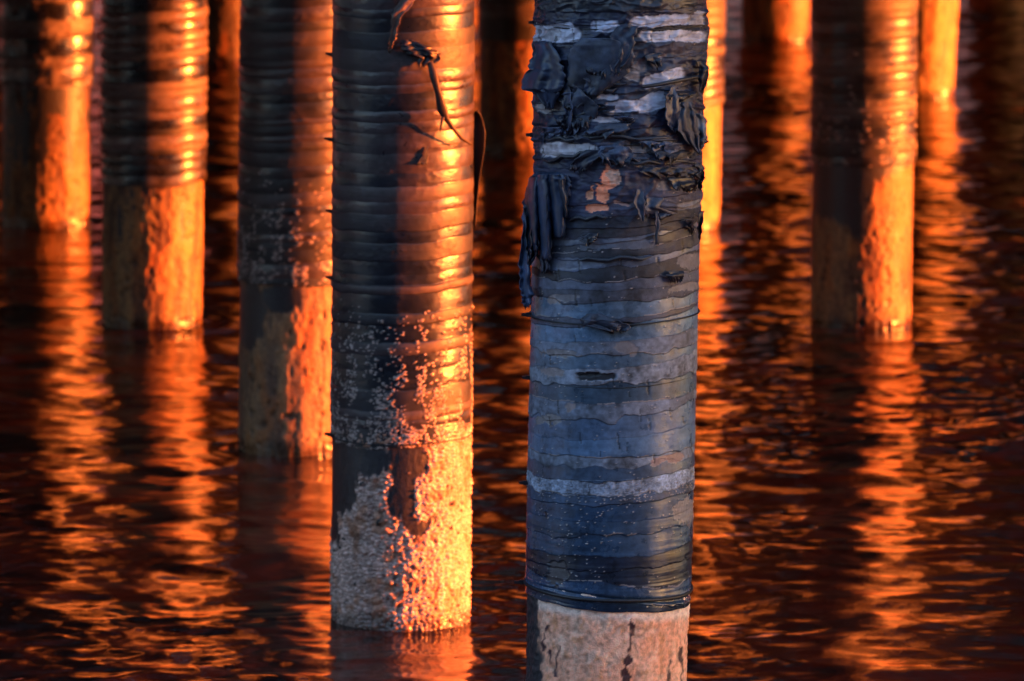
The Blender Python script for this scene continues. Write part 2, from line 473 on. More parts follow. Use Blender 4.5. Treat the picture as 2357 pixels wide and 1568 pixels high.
def shade_front_wrap(TH, Z, X, Y, V):
    cx, sx = np.cos(TH), np.sin(TH)
    n_lo = fbm(sx * 1.6, cx * 1.6, Z * 1.5, 11, 2)
    n_md = fbm(sx * 5, cx * 5, Z * 16, 21, 4)
    n_hi = fbm(sx * 22, cx * 22, Z * 75, 31, 4)
    n_hz = fbm(sx * 2.2, cx * 2.2, Z * 60, 41, 3)
    n_big = fbm(sx * 3.2, cx * 3.2, Z * 7, 61, 4)
    tilt = np.interp(V, [0, 300, 700, 1100, 1300, 1420], [-6, -12, -15, -8, 2, 16])
    Vs0 = V - tilt * sx
    tint = np.zeros(TH.shape + (3,))
    rough = np.full(TH.shape, 0.5)
    dr = np.zeros(TH.shape)
    prev = -40.0
    for i, (v1, col, ro, mot, wav) in enumerate(E_BANDS):
        e_n = fbm(sx * 4 + i, cx * 4, Z * 0 + i * 3.7, 100 + i, 3)
        sc = -np.abs(np.sin((np.arcsin(sx) * 2.2 + i * 1.7 + e_n)))      # scallops hanging between creases
        wv_ = wav * (1.7 if v1 > 560 else 1.1)
        edge = v1 + wv_ * (1.1 * e_n + 0.55 * sc)
        Vs = Vs0 - random.Random(i * 13 + 5).uniform(-9, 9) * sx * (1 if v1 > 540 else .4)
        e_p = (edge - 40) if i == 0 else last - (Vs0 - Vs)
        inside = (Vs > (prev if i == 0 else e_p)) & (Vs <= edge)
        t = np.clip((Vs - e_p) / np.maximum(edge - e_p, 1), 0, 1)
        f = 1 + mot * (1.3 * n_md + 1.3 * n_hi) + 0.3 * n_hz + 0.5 * n_lo
        c = np.asarray(col)[None, None] * random.Random(i * 31 + 2).uniform(.62, 1.15) * np.clip(f, .25, 2.2)[..., None]
        tint = np.where(inside[..., None], c, tint)
        rough = np.where(inside, ro + 0.12 * n_md, rough)
        saw = np.where(V > 560, 0.0022, 0.0030) * t ** 2.2 + 0.0010 * np.sin(math.pi * t) + (0.0012 if i % 2 else 0)
        dr = np.where(inside, saw, dr)
        # pale dry line just above some lower edges
        if i % 3 == 1 and v1 > 560:
            ln = inside & (edge - Vs < 2.6) & (n_md + 0.4 * n_hi > -0.05)
            tint = np.where(ln[..., None], np.array([.26, .25, .27]), tint)
        last = edge + (Vs0 - Vs)
    # burnt and torn zone above, smooth stretched tape below
    tornz = sst(570, 420, V) * 1.0
    dr += tornz * (0.012 * n_big + 0.004 * n_md) + 0.0012 * n_md + 0.0003 * n_hz
    fold = fbm((X + 0.5 * Y) / 60, Y / 38, 0 * X, 71, 3)
    ridge = 1 - np.abs(fold) * 3
    fold2 = fbm((X - 0.4 * Y) / 30 + fold, Y / 17, 0 * X, 73, 3)
    crease = 1 - np.abs(fold2) * 3.2
    dr += tornz * (0.008 * np.clip(ridge, 0, 1) + 0.003 * np.clip(crease, 0, 1))
    # pieces
    wob_x = 10 * n_big + 5 * n_md
    wob_y = 5 * n_md + 3 * n_hi
    for (px, py, hw, hh, col, tl) in E_PATCH:
        dx = (X - px + wob_x * 0.5) / hw
        dy = (Y - py - tl * (X - px) + wob_y) / hh
        d = np.maximum(np.abs(dx), np.abs(dy)) * 0.65 + 0.35 * np.hypot(dx, dy)
        rusty = col[0] > 2 * col[2]
        if py > 540 and 0.05 < max(col) and hw < 45 and not rusty:
            d = np.hypot(dx, dy) + 0.8 * n_md + 0.6 * n_hi - .05
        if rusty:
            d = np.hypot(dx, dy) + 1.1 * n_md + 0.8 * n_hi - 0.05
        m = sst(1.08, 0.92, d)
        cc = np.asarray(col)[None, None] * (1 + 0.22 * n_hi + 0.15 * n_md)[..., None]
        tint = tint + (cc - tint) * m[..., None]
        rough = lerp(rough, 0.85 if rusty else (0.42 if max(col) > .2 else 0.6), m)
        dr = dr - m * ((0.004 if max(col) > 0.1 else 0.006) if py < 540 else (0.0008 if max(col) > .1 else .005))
    # cracks and drips across the strips
    for k in range(60):
        rg = random.Random(k * 7 + 3)
        x0 = rg.uniform(1230, 1610); y0 = rg.choice([rg.uniform(60, 100), rg.uniform(330, 360), rg.uniform(540, 760), rg.uniform(760, 1110), rg.uniform(780, 1250)])
        ln = rg.uniform(6, 20) if y0 > 120 else rg.uniform(8, 16)
        w = rg.uniform(0.9, 2.1)
        m = (np.abs(X - x0 - 3 * n_hi - 0.1 * (Y - y0)) < w) & (np.abs(Y - y0) < ln)
        tint = np.where(m[..., None], tint * 0.35, tint)
        dr = np.where(m, dr - 0.0012, dr)
    # crusty speckle
    d, rid = cells(np.arcsin(sx) * 0.3 * 170, Z * 170, 5)
    dens = np.interp(V, [0, 560, 760, 1100, 1140, 1170, 1400], [0, .006, .01, .02, .25, .045, .01]) * np.clip(1 + 2.2 * n_big, 0, 3)
    sp = (rid < dens) & (d < 0.2 + .3 * _hash((rid * 9999).astype(np.int64), 0 * (rid * 1).astype(np.int64), 0 * (rid * 1).astype(np.int64), 3))
    tint = np.where(sp[..., None], np.array([.48, .44, .46]) * (0.7 + 0.6 * rid[..., None]), tint)
    dr = np.where(sp, dr + 0.0025, dr)
    crust = ((Vs > 1106) & (Vs < 1146))
    dr = np.where(crust, dr + 0.0025 * n_hi + 0.0015 * (1 - d), dr)
    tint = np.where(crust[..., None], tint * (0.75 + 0.6 * rid[..., None]), tint)
    # tight horizontal stretch creases at the bottom
    cz = np.interp(V, [1150, 1300, 1420], [0, .5, 1])
    dr += cz * 0.0022 * fbm(sx * 1.2, cx * 1.2, Z * 85, 91, 2)
    slot = np.exp(-((Vs - 1374) / 4.0) ** 2)
    dr -= 0.008 * slot * sst(-1.0, -0.5, sx)
    dz = np.where(Z < Z[2, 0], 0, 0.0)
    # lower rim runs lower on the right
    rim = sst(60, 0, (Z - Z[0, 0]) * 640)
    dzz = rim * (-0.02 * sx - 0.012 + 0.006 * fbm(sx * 3, cx * 3, Z * 0, 17, 3))
    return dr, tint, np.clip(rough, .15, 1), dzz

def shade_front_shaft(TH, Z, X, Y, V):
    cx, sx = np.cos(TH), np.sin(TH)
    a = fbm(sx * 4, cx * 4, Z * 10, 203, 4)
    b = fbm(sx * 12, cx * 12, Z * 34, 213, 4)
    base = mixc((.93, .44, .28), (.96, .56, .40), sst(-.5, .5, a))
    base = mixc(base, (.74, .32, .13), sst(.15, .5, b) * .6)
    base = mixc(base, (.88, .62, .46), sst(.12, .5, -b) * .5)
    c2 = fbm(sx * 30, cx * 30, Z * 75, 223, 3)
    rg_ = np.clip(1 - np.abs(fbm(sx * 7 + .5 * a, cx * 7, Z * 14, 233, 3)) * 4, 0, 1)
    dr = 0.007 * a + 0.004 * b + 0.003 * c2 - 0.002 * rg_ - 0.004
    base = base * (1 + .3 * c2 - .22 * rg_)[..., None]
    rough = np.full(TH.shape, 0.85)
    hem = sst(22, 3, Y - (1392 + 20 * np.cos(TH) + 14 * sx) + 5 * b)
    base = mixc(base, (.97, .80, .70), hem * .8)
    wob = 9 * a + 5 * b
    def blob(m, col):
        nonlocal base, rough
        base = mixc(base, col, m); rough = lerp(rough, 0.55, m)
    blob(sst(6, -3, X - 1236 - 0.06 * (Y - 1420) + wob), (.022, .024, .032))
    def drip(x0, y0, y1, w, slope, seed):
        q = fbm(Y / 22, Y * 0, Y * 0, seed, 3)
        dd = np.abs(X - x0 - slope * (Y - y0) - 9 * q) - w * (0.7 + 0.9 * fbm(Y / 16, 0 * Y, 0 * Y, seed + 3, 2)) - 1.5 * b
        blob(sst(2.0, -1.5, dd) * ((Y > y0) & (Y < y1)), (.055, .022, .03))
    drip(1457, 1424, 1465, 6, -.02, 5); drip(1452, 1460, 1700, 9, -.10, 7)
    drip(1290, 1485, 1560, 6, -.25, 9); drip(1258, 1440, 1500, 4, -.2, 12); drip(1265, 1495, 1530, 4, 0, 13)
    drip(1330, 1390, 1412, 2, 0, 15); drip(1545, 1520, 1640, 5, -.05, 17); drip(1570, 1490, 1600, 4, 0, 19)
    return dr, base, rough, np.zeros(TH.shape)

z_edge = PE.zof(1402)
tube('shaft', PE, front, M_SHAFT, -1.0, z_edge + 0.08, 260, 420, shade_front_shaft, RAD - 0.007)
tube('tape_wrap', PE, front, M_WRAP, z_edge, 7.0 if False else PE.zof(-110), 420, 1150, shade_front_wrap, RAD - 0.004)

for (v, tl, st) in ((70, 0.0, 14), (335, -.004, 15), (748, 0.006, 17), (893, 0.008, 13), (1141, 0.004, 15), (1383, -.012, 22)):
    strap(PE, front, v, tl, 0.004 if v != 1383 else 0.011, st, r_extra=0.004 if v in (748, 1383) else -0.004)

BLK = (.018, .023, .034)
# folded piece jutting out on the upper left
sheet('torn_flap', PE, front, M_RAG, [(96, 1236, 1268, .012, .02), (128, 1228, 1286, .03, .03), (160, 1213, 1298, .05, .03), (184, 1204, 1302, .06, .025), (205, 1199, 1294, .065, .03), (214, 1232, 1288, .04, .03), (250, 1256, 1276, .02, .02)], tint=(.03, .04, .06), rough=.42, folds=.007, nf=2, seed=3, fray=2.0)
# pleated rags on the left
for (rows, ar, c, sd) in (
        ([(402, 1256, 1292, .012, .012), (414, 1254, 1300, .016, .012), (455, 1262, 1304, .014, .008), (505, 1270, 1303, .012, .008), (548, 1276, 1300, .008, .006)], .030, (.026, .036, .056), 501),
        ([(402, 1234, 1264, .016, .016), (420, 1230, 1266, .02, .02), (470, 1234, 1268, .022, .02), (530, 1240, 1270, .02, .016), (596, 1246, 1266, .014, .012)], .034, (.034, .048, .078), 502),
        ([(406, 1222, 1244, .016, .02), (430, 1214, 1242, .026, .026), (490, 1216, 1242, .03, .026), (545, 1222, 1242, .03, .022), (578, 1228, 1238, .026, .022)], .028, (.022, .03, .048), 503),
        ([(412, 1278, 1300, .026, .022), (440, 1284, 1306, .026, .02), (475, 1292, 1308, .02, .014), (500, 1298, 1306, .014, .012)], .02, (.018, .024, .036), 504),
        ([(410, 1248, 1262, .034, .034), (450, 1250, 1262, .042, .042), (510, 1253, 1263, .04, .04), (560, 1256, 1262, .034, .034)], .012, (.016, .022, .036), 505)):
    sheet('torn_flap', PE, front, M_RAG, rows, cols=20, tint=c, rough=.36, folds=.003, nf=1.5, seed=sd, fray=1.4, arch=ar, crumple=.003)
sheet('torn_flap', PE, front, M_RAG, [(396, 1236, 1284, .01, .008), (402, 1226, 1298, .03, .026), (412, 1222, 1302, .036, .03), (420, 1226, 1300, .03, .026)], cols=28, tint=(.03, .04, .06), rough=.38, folds=.006, nf=4, seed=506, fray=1.2, crumple=.002)
sheet('torn_flap', PE, front, M_RAG, [(430, 1216, 1236, .02, .03), (470, 1206, 1240, .04, .03), (520, 1208, 1242, .045, .03), (570, 1210, 1238, .045, .03), (604, 1216, 1226, .045, .035)], tint=(.014, .018, .028), rough=.4, folds=.01, nf=2, seed=8, fray=2.5)
sheet('torn_flap', PE, front, M_RAG, [(470, 1206, 1224, .03, .02), (540, 1201, 1222, .05, .03), (600, 1197, 1220, .055, .03), (645, 1193, 1220, .06, .03), (678, 1199, 1228, .055, .02), (700, 1204, 1222, .05, .03), (706, 1208, 1216, .05, .04)], tint=(.05, .066, .10), rough=.45, folds=.006, nf=1, seed=9, fray=2)
sheet('torn_flap', PE, front, M_RAG, [(545, 1238, 1272, .02, .015), (590, 1236, 1270, .025, .02), (625, 1246, 1262, .02, .02)], tint=(.06, .055, .065), rough=.5, folds=.008, nf=2, seed=10, fray=3)
# rumpled sheet in the middle of the burnt zone
sheet('torn_flap', PE, front, M_RAG, [(88, 1340, 1400, .012, .015), (104, 1315, 1455, .02, .02), (130, 1308, 1462, .02, .022), (165, 1306, 1450, .018, .02), (195, 1308, 1420, .02, .02), (214, 1318, 1380, .015, .015)], cols=26, sub=7, tint=(.042, .048, .064), rough=.5, folds=.005, nf=1.5, seed=12, fray=3)
sheet('torn_flap', PE, front, M_RAG, [(60, 1420, 1470, .008, .012), (95, 1405, 1460, .016, .02), (130, 1410, 1450, .02, .02), (170, 1400, 1425, .02, .02)], tint=(.026, .033, .05), rough=.42, folds=.007, nf=2, seed=14, fray=2.5)
# slanting fold edges
for (y0, x0, y1, x1, s) in ((222, 1312, 190, 1440, 20), (108, 1310, 128, 1365, 21), (212, 1330, 206, 1420, 22), (318, 1240, 322, 1330, 23), (372, 1250, 352, 1350, 24), (312, 1330, 322, 1560, 25), (376, 1450, 372, 1600, 26), (505, 1310, 498, 1400, 27), (600, 1330, 592, 1500, 28)):
    n = 7
    cord('torn_edge', PE, front, M_RAG, [(lerp(x0, x1, k / n), lerp(y0, y1, k / n) + 4 * math.sin(k * 1.9 + s), .006 + .004 * math.sin(k + s)) for k in range(n + 1)], [.002] + [.007] * (n - 1) + [.002], tint=(.02, .025, .038), rough=.4)
# tent shaped flaps
sheet('torn_flap', PE, front, M_RAG, [(203, 1330, 1334, .02, .02), (222, 1318, 1352, .03, .035), (245, 1312, 1380, .02, .03), (272, 1316, 1372, .008, .012)], tint=(.05, .055, .07), rough=.5, folds=.006, nf=1, seed=31, fray=2)
sheet('torn_flap', PE, front, M_RAG, [(190, 1296, 1310, .01, .015), (240, 1298, 1318, .02, .03), (290, 1300, 1316, .02, .025), (306, 1304, 1312, .012, .012)], tint=(.045, .052, .075), rough=.45, folds=.006, nf=1, seed=32, fray=2)
sheet('torn_flap', PE, front, M_RAG, [(198, 1546, 1552, .02, .02), (225, 1532, 1562, .035, .03), (262, 1530, 1566, .04, .03), (290, 1538, 1562, .03, .02), (303, 1550, 1556, .02, .02)], tint=(.03, .04, .062), rough=.4, folds=.006, nf=1, seed=33, fray=1.5)
sheet('torn_flap', PE, front, M_RAG, [(235, 1562, 1592, .02, .02), (265, 1558, 1600, .03, .03), (300, 1560, 1608, .035, .03), (322, 1578, 1612, .03, .03), (350, 1604, 1612, .03, .03)], tint=(.06, .06, .072), rough=.5, folds=.008, nf=2, seed=34, fray=2.5)
sheet('torn_flap', PE, front, M_RAG, [(262, 1598, 1621, .02, .03), (290, 1600, 1627, .02, .04), (318, 1606, 1629, .02, .045), (336, 1610, 1620, .02, .03)], tint=(.12, .12, .12), rough=.5, folds=.008, nf=1, seed=35, fray=3)
sheet('torn_flap', PE, front, M_RAG, [(140, 1604, 1624, .015, .02), (160, 1608, 1632, .02, .045), (185, 1608, 1630, .02, .04), (210, 1612, 1620, .02, .02)], tint=(.03, .03, .038), rough=.5, folds=.006, nf=1, seed=36, fray=2.5)
sheet('torn_flap', PE, front, M_RAG, [(375, 1600, 1616, .012, .02), (395, 1604, 1622, .015, .035), (415, 1606, 1620, .015, .03), (430, 1608, 1613, .015, .02)], tint=(.03, .028, .035), rough=.5, folds=.006, nf=1, seed=37, fray=3)
sheet('torn_flap', PE, front, M_RAG, [(486, 1608, 1620, .02, .03), (515, 1606, 1619, .02, .035), (548, 1607, 1613, .02, .025)], tint=(.018, .018, .024), rough=.5, folds=.003, nf=1, seed=38, fray=1.5)
sheet('torn_flap', PE, front, M_RAG, [(435, 1466, 1476, .012, .012), (468, 1458, 1486, .02, .025), (498, 1472, 1484, .02, .02), (508, 1478, 1482, .02, .02)], tint=(.05, .055, .075), rough=.45, folds=.005, nf=1, seed=39, fray=1.5)
sheet('torn_flap', PE, front, M_RAG, [(455, 1490, 1530, .012, .01), (478, 1486, 1515, .022, .02), (492, 1485, 1560, .02, .008), (500, 1490, 1530, .01, .008)], tint=(.035, .04, .058), rough=.45, folds=.006, nf=1, seed=40, fray=2)
sheet('torn_flap', PE, front, M_RAG, [(470, 1508, 1516, .012, .012), (520, 1509, 1517, .018, .018), (560, 1510, 1516, .014, .014)], tint=(.05, .055, .07), rough=.5, folds=.003, nf=1, seed=41, fray=1.5)
sheet('torn_flap', PE, front, M_RAG, [(624, 1540, 1572, .012, .012), (634, 1534, 1574, .022, .022), (648, 1545, 1570, .014, .014)], tint=(.018, .02, .026), rough=.5, folds=.005, nf=1, seed=42, fray=2)
sheet('torn_flap', PE, front, M_RAG, [(722, 1350, 1385, .008, .008), (738, 1338, 1420, .018, .018), (750, 1345, 1455, .016, .012), (762, 1410, 1440, .012, .012)], tint=(.03, .034, .046), rough=.5, folds=.006, nf=2, seed=43, fray=2.5)
sheet('torn_flap', PE, front, M_RAG, [(345, 1345, 1390, .012, .012), (368, 1320, 1372, .024, .02), (392, 1312, 1345, .02, .015)], tint=(.03, .034, .048), rough=.45, folds=.008, nf=1, seed=44, fray=3)
sheet('torn_flap', PE, front, M_RAG, [(338, 1395, 1450, .014, .012), (355, 1382, 1462, .022, .014), (376, 1400, 1440, .016, .012)], tint=(.05, .06, .085), rough=.42, folds=.008, nf=1.5, seed=45, fray=3)
sheet('torn_flap', PE, front, M_RAG, [(385, 1480, 1600, .006, .01), (396, 1476, 1604, .018, .016), (404, 1490, 1600, .012, .012)], cols=24, tint=(.022, .024, .032), rough=.5, folds=.008, nf=4, seed=46, fray=3)
sheet('torn_flap', PE, front, M_RAG, [(402, 1284, 1306, .012, .01), (425, 1288, 1314, .02, .014), (450, 1296, 1312, .014, .012)], tint=(.06, .064, .085), rough=.45, folds=.005, nf=1, seed=47, fray=2)
# many small torn layers through the burnt zone
rg = random.Random(21)
for k in range(38):
    yy = rg.choice([rg.uniform(95, 335), rg.uniform(180, 420), rg.uniform(330, 560)])
    xx = 1425 + rg.uniform(-1, 1) * 168
    w = rg.uniform(18, 70) * (1 - .5 * abs(xx - 1425) / 168); h = rg.uniform(9, 30)
    if 372 < yy + h and yy < 505 and xx < 1560:
        continue
    c = rg.choice([(.018, .022, .032), (.03, .036, .05), (.05, .055, .072), (.07, .08, .11), (.026, .024, .03)])
    sl = rg.uniform(-.25, .15)
    up = rg.random() < .3
    o0, o1 = (.004, rg.uniform(.014, .034)) if not up else (rg.uniform(.012, .026), .004)
    sheet('torn_flap', PE, front, M_RAG, [(yy, xx - w, xx + w, o0, o0), (yy + h * .5, xx - w * rg.uniform(.7, 1.1), xx + w * rg.uniform(.7, 1.1), lerp(o0, o1, .6), lerp(o0, o1, .5)), (yy + h, xx - w * rg.uniform(.2, .9), xx + w * rg.uniform(.2, .9), o1, o1 * rg.uniform(.5, 1))],
          cols=16, sub=6, tint=c, rough=rg.uniform(.3, .5), folds=.005, nf=rg.uniform(.6, 2.2), seed=200 + k, fray=rg.uniform(3, 6))
cord('strap_end', PE, front, M_STRAP, [(1478, 200, .012), (1510, 196, .016), (1560, 186, .018), (1600, 178, .018), (1622, 176, .02)], .0065)

# ------------------------------------------------------------------ the other piles
def make_bands(seed, v0, v1, lo, hi):
    rg = random.Random(seed)
    b = [v0]
    while b[-1] < v1:
        b.append(b[-1] + rg.uniform(lo, hi))
    return np.array(b)

def wrap_shader(seed, px_per_m, v_end, band=(14, 34), dark=(.007, .007, .010), light=(.06, .047, .047), bulge=.0035, specks=None, ro=(.36, .58), gloss_share=.45, torn=0.0):
    """overlapping turns of dark tape, some glossy and stretched, some dull"""
    def shade(TH, Z, X, Y, V):
        cx, sx = np.cos(TH), np.sin(TH)
        bd = make_bands(seed, -260, v_end + 120, *band)
        e = fbm(sx * 2.5, cx * 2.5, Z * 1.2, seed + 3, 3)
        Vs = V + 5 * sx + band[0] * 0.35 * e
        i = np.clip(np.searchsorted(bd, Vs) - 1, 0, len(bd) - 2)
        t = (Vs - bd[i]) / (bd[i + 1] - bd[i])
        rnd = np.array([random.Random(seed * 100 + k).random() for k in range(len(bd))])[i]
        rnd2 = np.array([random.Random(seed * 177 + k).random() for k in range(len(bd))])[i]
        n = fbm(sx * 4, cx * 4, Z * 18, seed + 5, 4)
        n2 = fbm(sx * 14, cx * 14, Z * 40, seed + 6, 3)
        hz = fbm(sx * 1.5, cx * 1.5, Z * 55, seed + 8, 3)
        tint = mixc(dark, light, sst(.1, .9, rnd + 0.45 * n)) * (1 + .4 * hz)[..., None]
        gl = rnd2 < gloss_share
        rough = np.where(gl, ro[0], ro[1]) + .1 * n
        dr = bulge * np.sin(np.pi * np.clip(t, 0, 1)) ** .8 * (.5 + rnd) + .0035 * (rnd2 - .5) + .0004 * hz + .0006 * n
        if torn:
            dr = dr + torn * n * sst(.0, .4, n2 + n)
        if specks is not None:
            (s0, s1, dmax, cell) = specks
            d, rid = cells(np.arcsin(sx) * .3 * cell, Z * cell, seed + 9)
            d2, rid2 = cells(np.arcsin(sx) * .3 * cell * 1.7, Z * cell * 1.7, seed + 10)
            cl = fbm(sx * 7, cx * 7, Z * 11, seed + 14, 3)
            den = np.clip(np.interp(V, [s0, s1], [0, dmax]) * (.8 + 3.4 * cl + .8 * n), 0, 1)
            sp = ((rid < den) & (d < .5)) | ((rid2 < den) & (d2 < .5))
            pr = np.where(sp, np.clip(.55 - np.minimum(d, d2), 0, 1), 0)
            tint = np.where(sp[..., None], np.array([.34, .28, .26]) * (.25 + 1.1 * np.where(rid < den, rid2, rid)[..., None]), tint)
            rough = np.where(sp, .8, rough)
            dr = dr + pr * .011
        rim = sst(40, 0, (Z - Z[0, 0]) * px_per_m)
        dz = rim * .02 * fbm(sx * 2.5, cx * 2.5, 0 * Z, seed + 12, 3)
        return dr, np.clip(tint, .004, 1), np.clip(rough, .12, 1), dz
    return shade

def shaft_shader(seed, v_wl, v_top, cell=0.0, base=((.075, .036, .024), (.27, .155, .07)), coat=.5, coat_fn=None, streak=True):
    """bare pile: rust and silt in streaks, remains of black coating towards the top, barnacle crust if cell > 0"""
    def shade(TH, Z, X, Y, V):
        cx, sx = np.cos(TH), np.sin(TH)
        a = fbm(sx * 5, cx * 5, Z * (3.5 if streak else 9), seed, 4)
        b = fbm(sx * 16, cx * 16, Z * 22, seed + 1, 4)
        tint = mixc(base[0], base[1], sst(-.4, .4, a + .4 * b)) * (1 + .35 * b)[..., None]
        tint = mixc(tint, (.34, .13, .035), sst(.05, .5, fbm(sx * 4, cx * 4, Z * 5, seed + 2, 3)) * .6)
        pd, pr_ = cells(np.arcsin(sx) * .3 * 26 + a, Z * 17, seed + 21)
        pit = (pr_ > .72) * sst(.45, .1, pd + .3 * b)
        tint = tint * (1 - .55 * pit)[..., None]
        dr = .004 * a + .005 * b - .006 * pit
        rough = np.clip(.56 + .25 * b, .4, .8)
        h = (v_wl - V) / (v_wl - v_top)                  # 0 water, 1 under the wrap
        k = h + .9 * a + .35 * b
        m = sst(1.28 - coat, 1.34 - coat, k)
        if coat_fn is not None:
            m = coat_fn(X, Y, V, a, b)
        if cell:
            d, rid = cells(np.arcsin(sx) * .3 * cell, Z * cell, seed + 4)
            d2, rid2 = cells(np.arcsin(sx) * .3 * cell * 2.1, Z * cell * 2.1, seed + 5)
            cl = fbm(sx * 6, cx * 6, Z * 16, seed + 7, 3)
            d3, rid3 = cells(np.arcsin(sx) * .3 * cell * .55 + a, Z * cell * .55, seed + 6)
            d = np.where(cl > .12, d3, d); rid = np.where(cl > .12, rid3, rid)
            tint = mixc((.44, .32, .28), (.32, .17, .11), sst(-.1, .4, cl)) * (.35 + .8 * rid + .55 * rid2)[..., None] * (1 + .3 * a)[..., None]
            dr = dr + .016 * np.clip(.75 - d, 0, 1) * (.3 + rid) + .006 * np.clip(.7 - d2, 0, 1) + .003
            holes = rid > .985
            tint = np.where(holes[..., None], .03, tint)
        tint = mixc(tint, (.022, .024, .032), m)
        rough = lerp(rough, .42, m)
        dr = lerp(dr, .006 + .002 * b + .002 * a if cell else -.002 + .001 * b, m)
        # dark wet hem at the water
        wet = sst(.075, .02, Z + .03 * a + .015 * b)
        rough = lerp(rough, .25, wet)
        tint = tint * (1 - .6 * wet)[..., None]
        return dr, np.clip(tint, .006, 1), np.clip(rough, .15, 1), np.zeros(TH.shape)
    return shade

def build_pile(P, label, v_wl, v_edge, seed, res, wrap=True, wrap_kw=None, shaft_kw=None, ztop=5.3, zmid=None):
    o = empty('pier_pile', (P.x, P.y, 0), label, 'pile', 'piles of the pier')
    ppm = FPX / math.hypot(P.y, CAM_H)
    zt = max(P.zof(-60), .4) if zmid is None else zmid
    nth, dz = res
    if wrap:
        ze = P.zof(v_edge)
        tube('shaft', P, o, M_SHAFT, -1.0, ze + .06, nth, max(40, int((ze + 1.06) / dz)), shaft_shader(seed, v_wl, v_edge, **(shaft_kw or {})), RAD - .014)
        sh = wrap_shader(seed + 50, ppm, v_edge, **(wrap_kw or {}))
        zt = max(zt, ze + .3)
        tube('tape_wrap', P, o, M_TAPE, ze, zt, nth, int((zt - ze) / dz), sh, RAD - .004)
        z0 = zt
    else:
        tube('shaft', P, o, M_SHAFT, -1.0, zt, nth, max(40, int((zt + 1) / dz)), shaft_shader(seed, v_wl, v_edge, **(shaft_kw or {})), RAD - .014)
        z0 = zt
    # the plain upper length, above the picture
    tube('upper_wrap', P, o, M_TAPE, z0, ztop, 48, max(12, int((ztop - z0) / .03)), wrap_shader(seed + 60, ppm, 0, **dict(wrap_kw or {}, dark=(.012, .011, .013), light=(.03, .027, .03), ro=(.55, .7), specks=None)), RAD - .004)
    return o

# the nearest pile carries on above the picture
tube('pile_head', PE, front, M_TAPE, PE.zof(-110), 5.3, 120, 300, wrap_shader(77, 640, 0, band=(14, 44), dark=(.012, .018, .03), light=(.045, .05, .066), bulge=.003, ro=(.4, .6), torn=.006), RAD - 0.002)

# second pile: barnacles on the lower wrap and crust down to the water
PD = Pile(921, 1450, 929)
def coat_D(X, Y, V, a, b):
    w = 16 * a + 8 * b
    def ell(px, py, rx, ry, t=0.0):
        dx, dy = X - px + w, Y - py + w * .8
        return np.hypot((dx - t * dy) / rx, dy / ry)
    d = np.minimum.reduce([ell(925, 1110, 24, 95, .15), ell(955, 1062, 34, 36), ell(945, 1205, 20, 26, .5), ell(975, 1212, 10, 34, -.7), ell(785, 1085, 50, 95), ell(845, 1062, 60, 34), ell(905, 1150, 16, 40), ell(775, 1200, 13, 60), ell(790, 1145, 34, 40)])
    m = sst(1.1, .9, d + .25 * b)
    bare = sst(1.1, .85, ell(1052, 1075, 34, 80) + .3 * b)
    return np.clip(m + bare * .25, 0, 1)
pileD = build_pile(PD, 'second nearest pile, barnacle crust at its foot and a long torn strip dangling', 1450, 1033, 300, (300, .0028),
    wrap_kw=dict(band=(13, 50), specks=(1030 - 330, 1030, .34, 62), bulge=.0027, dark=(.005, .009, .019), light=(.042, .036, .044), gloss_share=.6, ro=(.34, .55), torn=.003),
    shaft_kw=dict(cell=70, coat_fn=coat_D))
for (v, st) in ((140, 12), (338, 14), (505, 10), (660, 10), (1025, 11)):
    strap(PD, pileD, v, .004, (.005 if v == 1025 else .006), st, stub_dy=-.2, r_extra=.003 if v == 1025 else -.003)
sheet('torn_flap', PD, pileD, M_RAG, [(92, 925, 948, .01, .012), (105, 915, 985, .02, .03), (120, 930, 1012, .03, .05), (133, 960, 1016, .03, .045), (150, 962, 985, .02, .03)], tint=(.03, .026, .03), rough=.4, folds=.01, nf=2, seed=61, fray=3)
sheet('torn_flap', PD, pileD, M_RAG, [(-10, 930, 962, .02, .03), (22, 908, 940, .035, .045), (40, 902, 922, .045, .05), (75, 899, 912, .04, .04), (100, 893, 905, .035, .035), (118, 892, 898, .02, .02)], tint=(.12, .07, .05), rough=.35, folds=.006, nf=1, seed=62, fray=2)
cord('torn_strip', PD, pileD, M_RAG, [(988, 135, .03), (998, 175, .05), (1008, 212, .06), (1018, 252, .06), (1028, 275, .065), (1044, 298, .07), (1062, 318, .07), (1086, 334, .07)], [.010, .017, .013, .022, .012, .008, .008, .004], tint=(.02, .014, .014), flat=.4)
cord('torn_strip', PD, pileD, M_RAG, [(1022, 262, .06), (1016, 285, .065), (1013, 305, .065)], [.007, .006, .002], tint=(.02, .014, .014), flat=.5)
panel('hanging_tongue', PD, pileD, M_RAG, [(256, 1092, 1099), (264, 1090, 1106), (280, 1090, 1112), (305, 1090, 1117), (345, 1090, 1115), (380, 1090, 1109), (420, 1090, 1103), (470, 1090, 1098), (525, 1090, 1094)], .03, tint=(.012, .011, .014))
sheet('torn_flap', PD, pileD, M_RAG, [(338, 984, 987, .006, .006), (358, 973, 985, .007, .007), (378, 958, 984, .007, .007)], tint=(.012, .016, .024), rough=.5, seed=64, fray=.6)

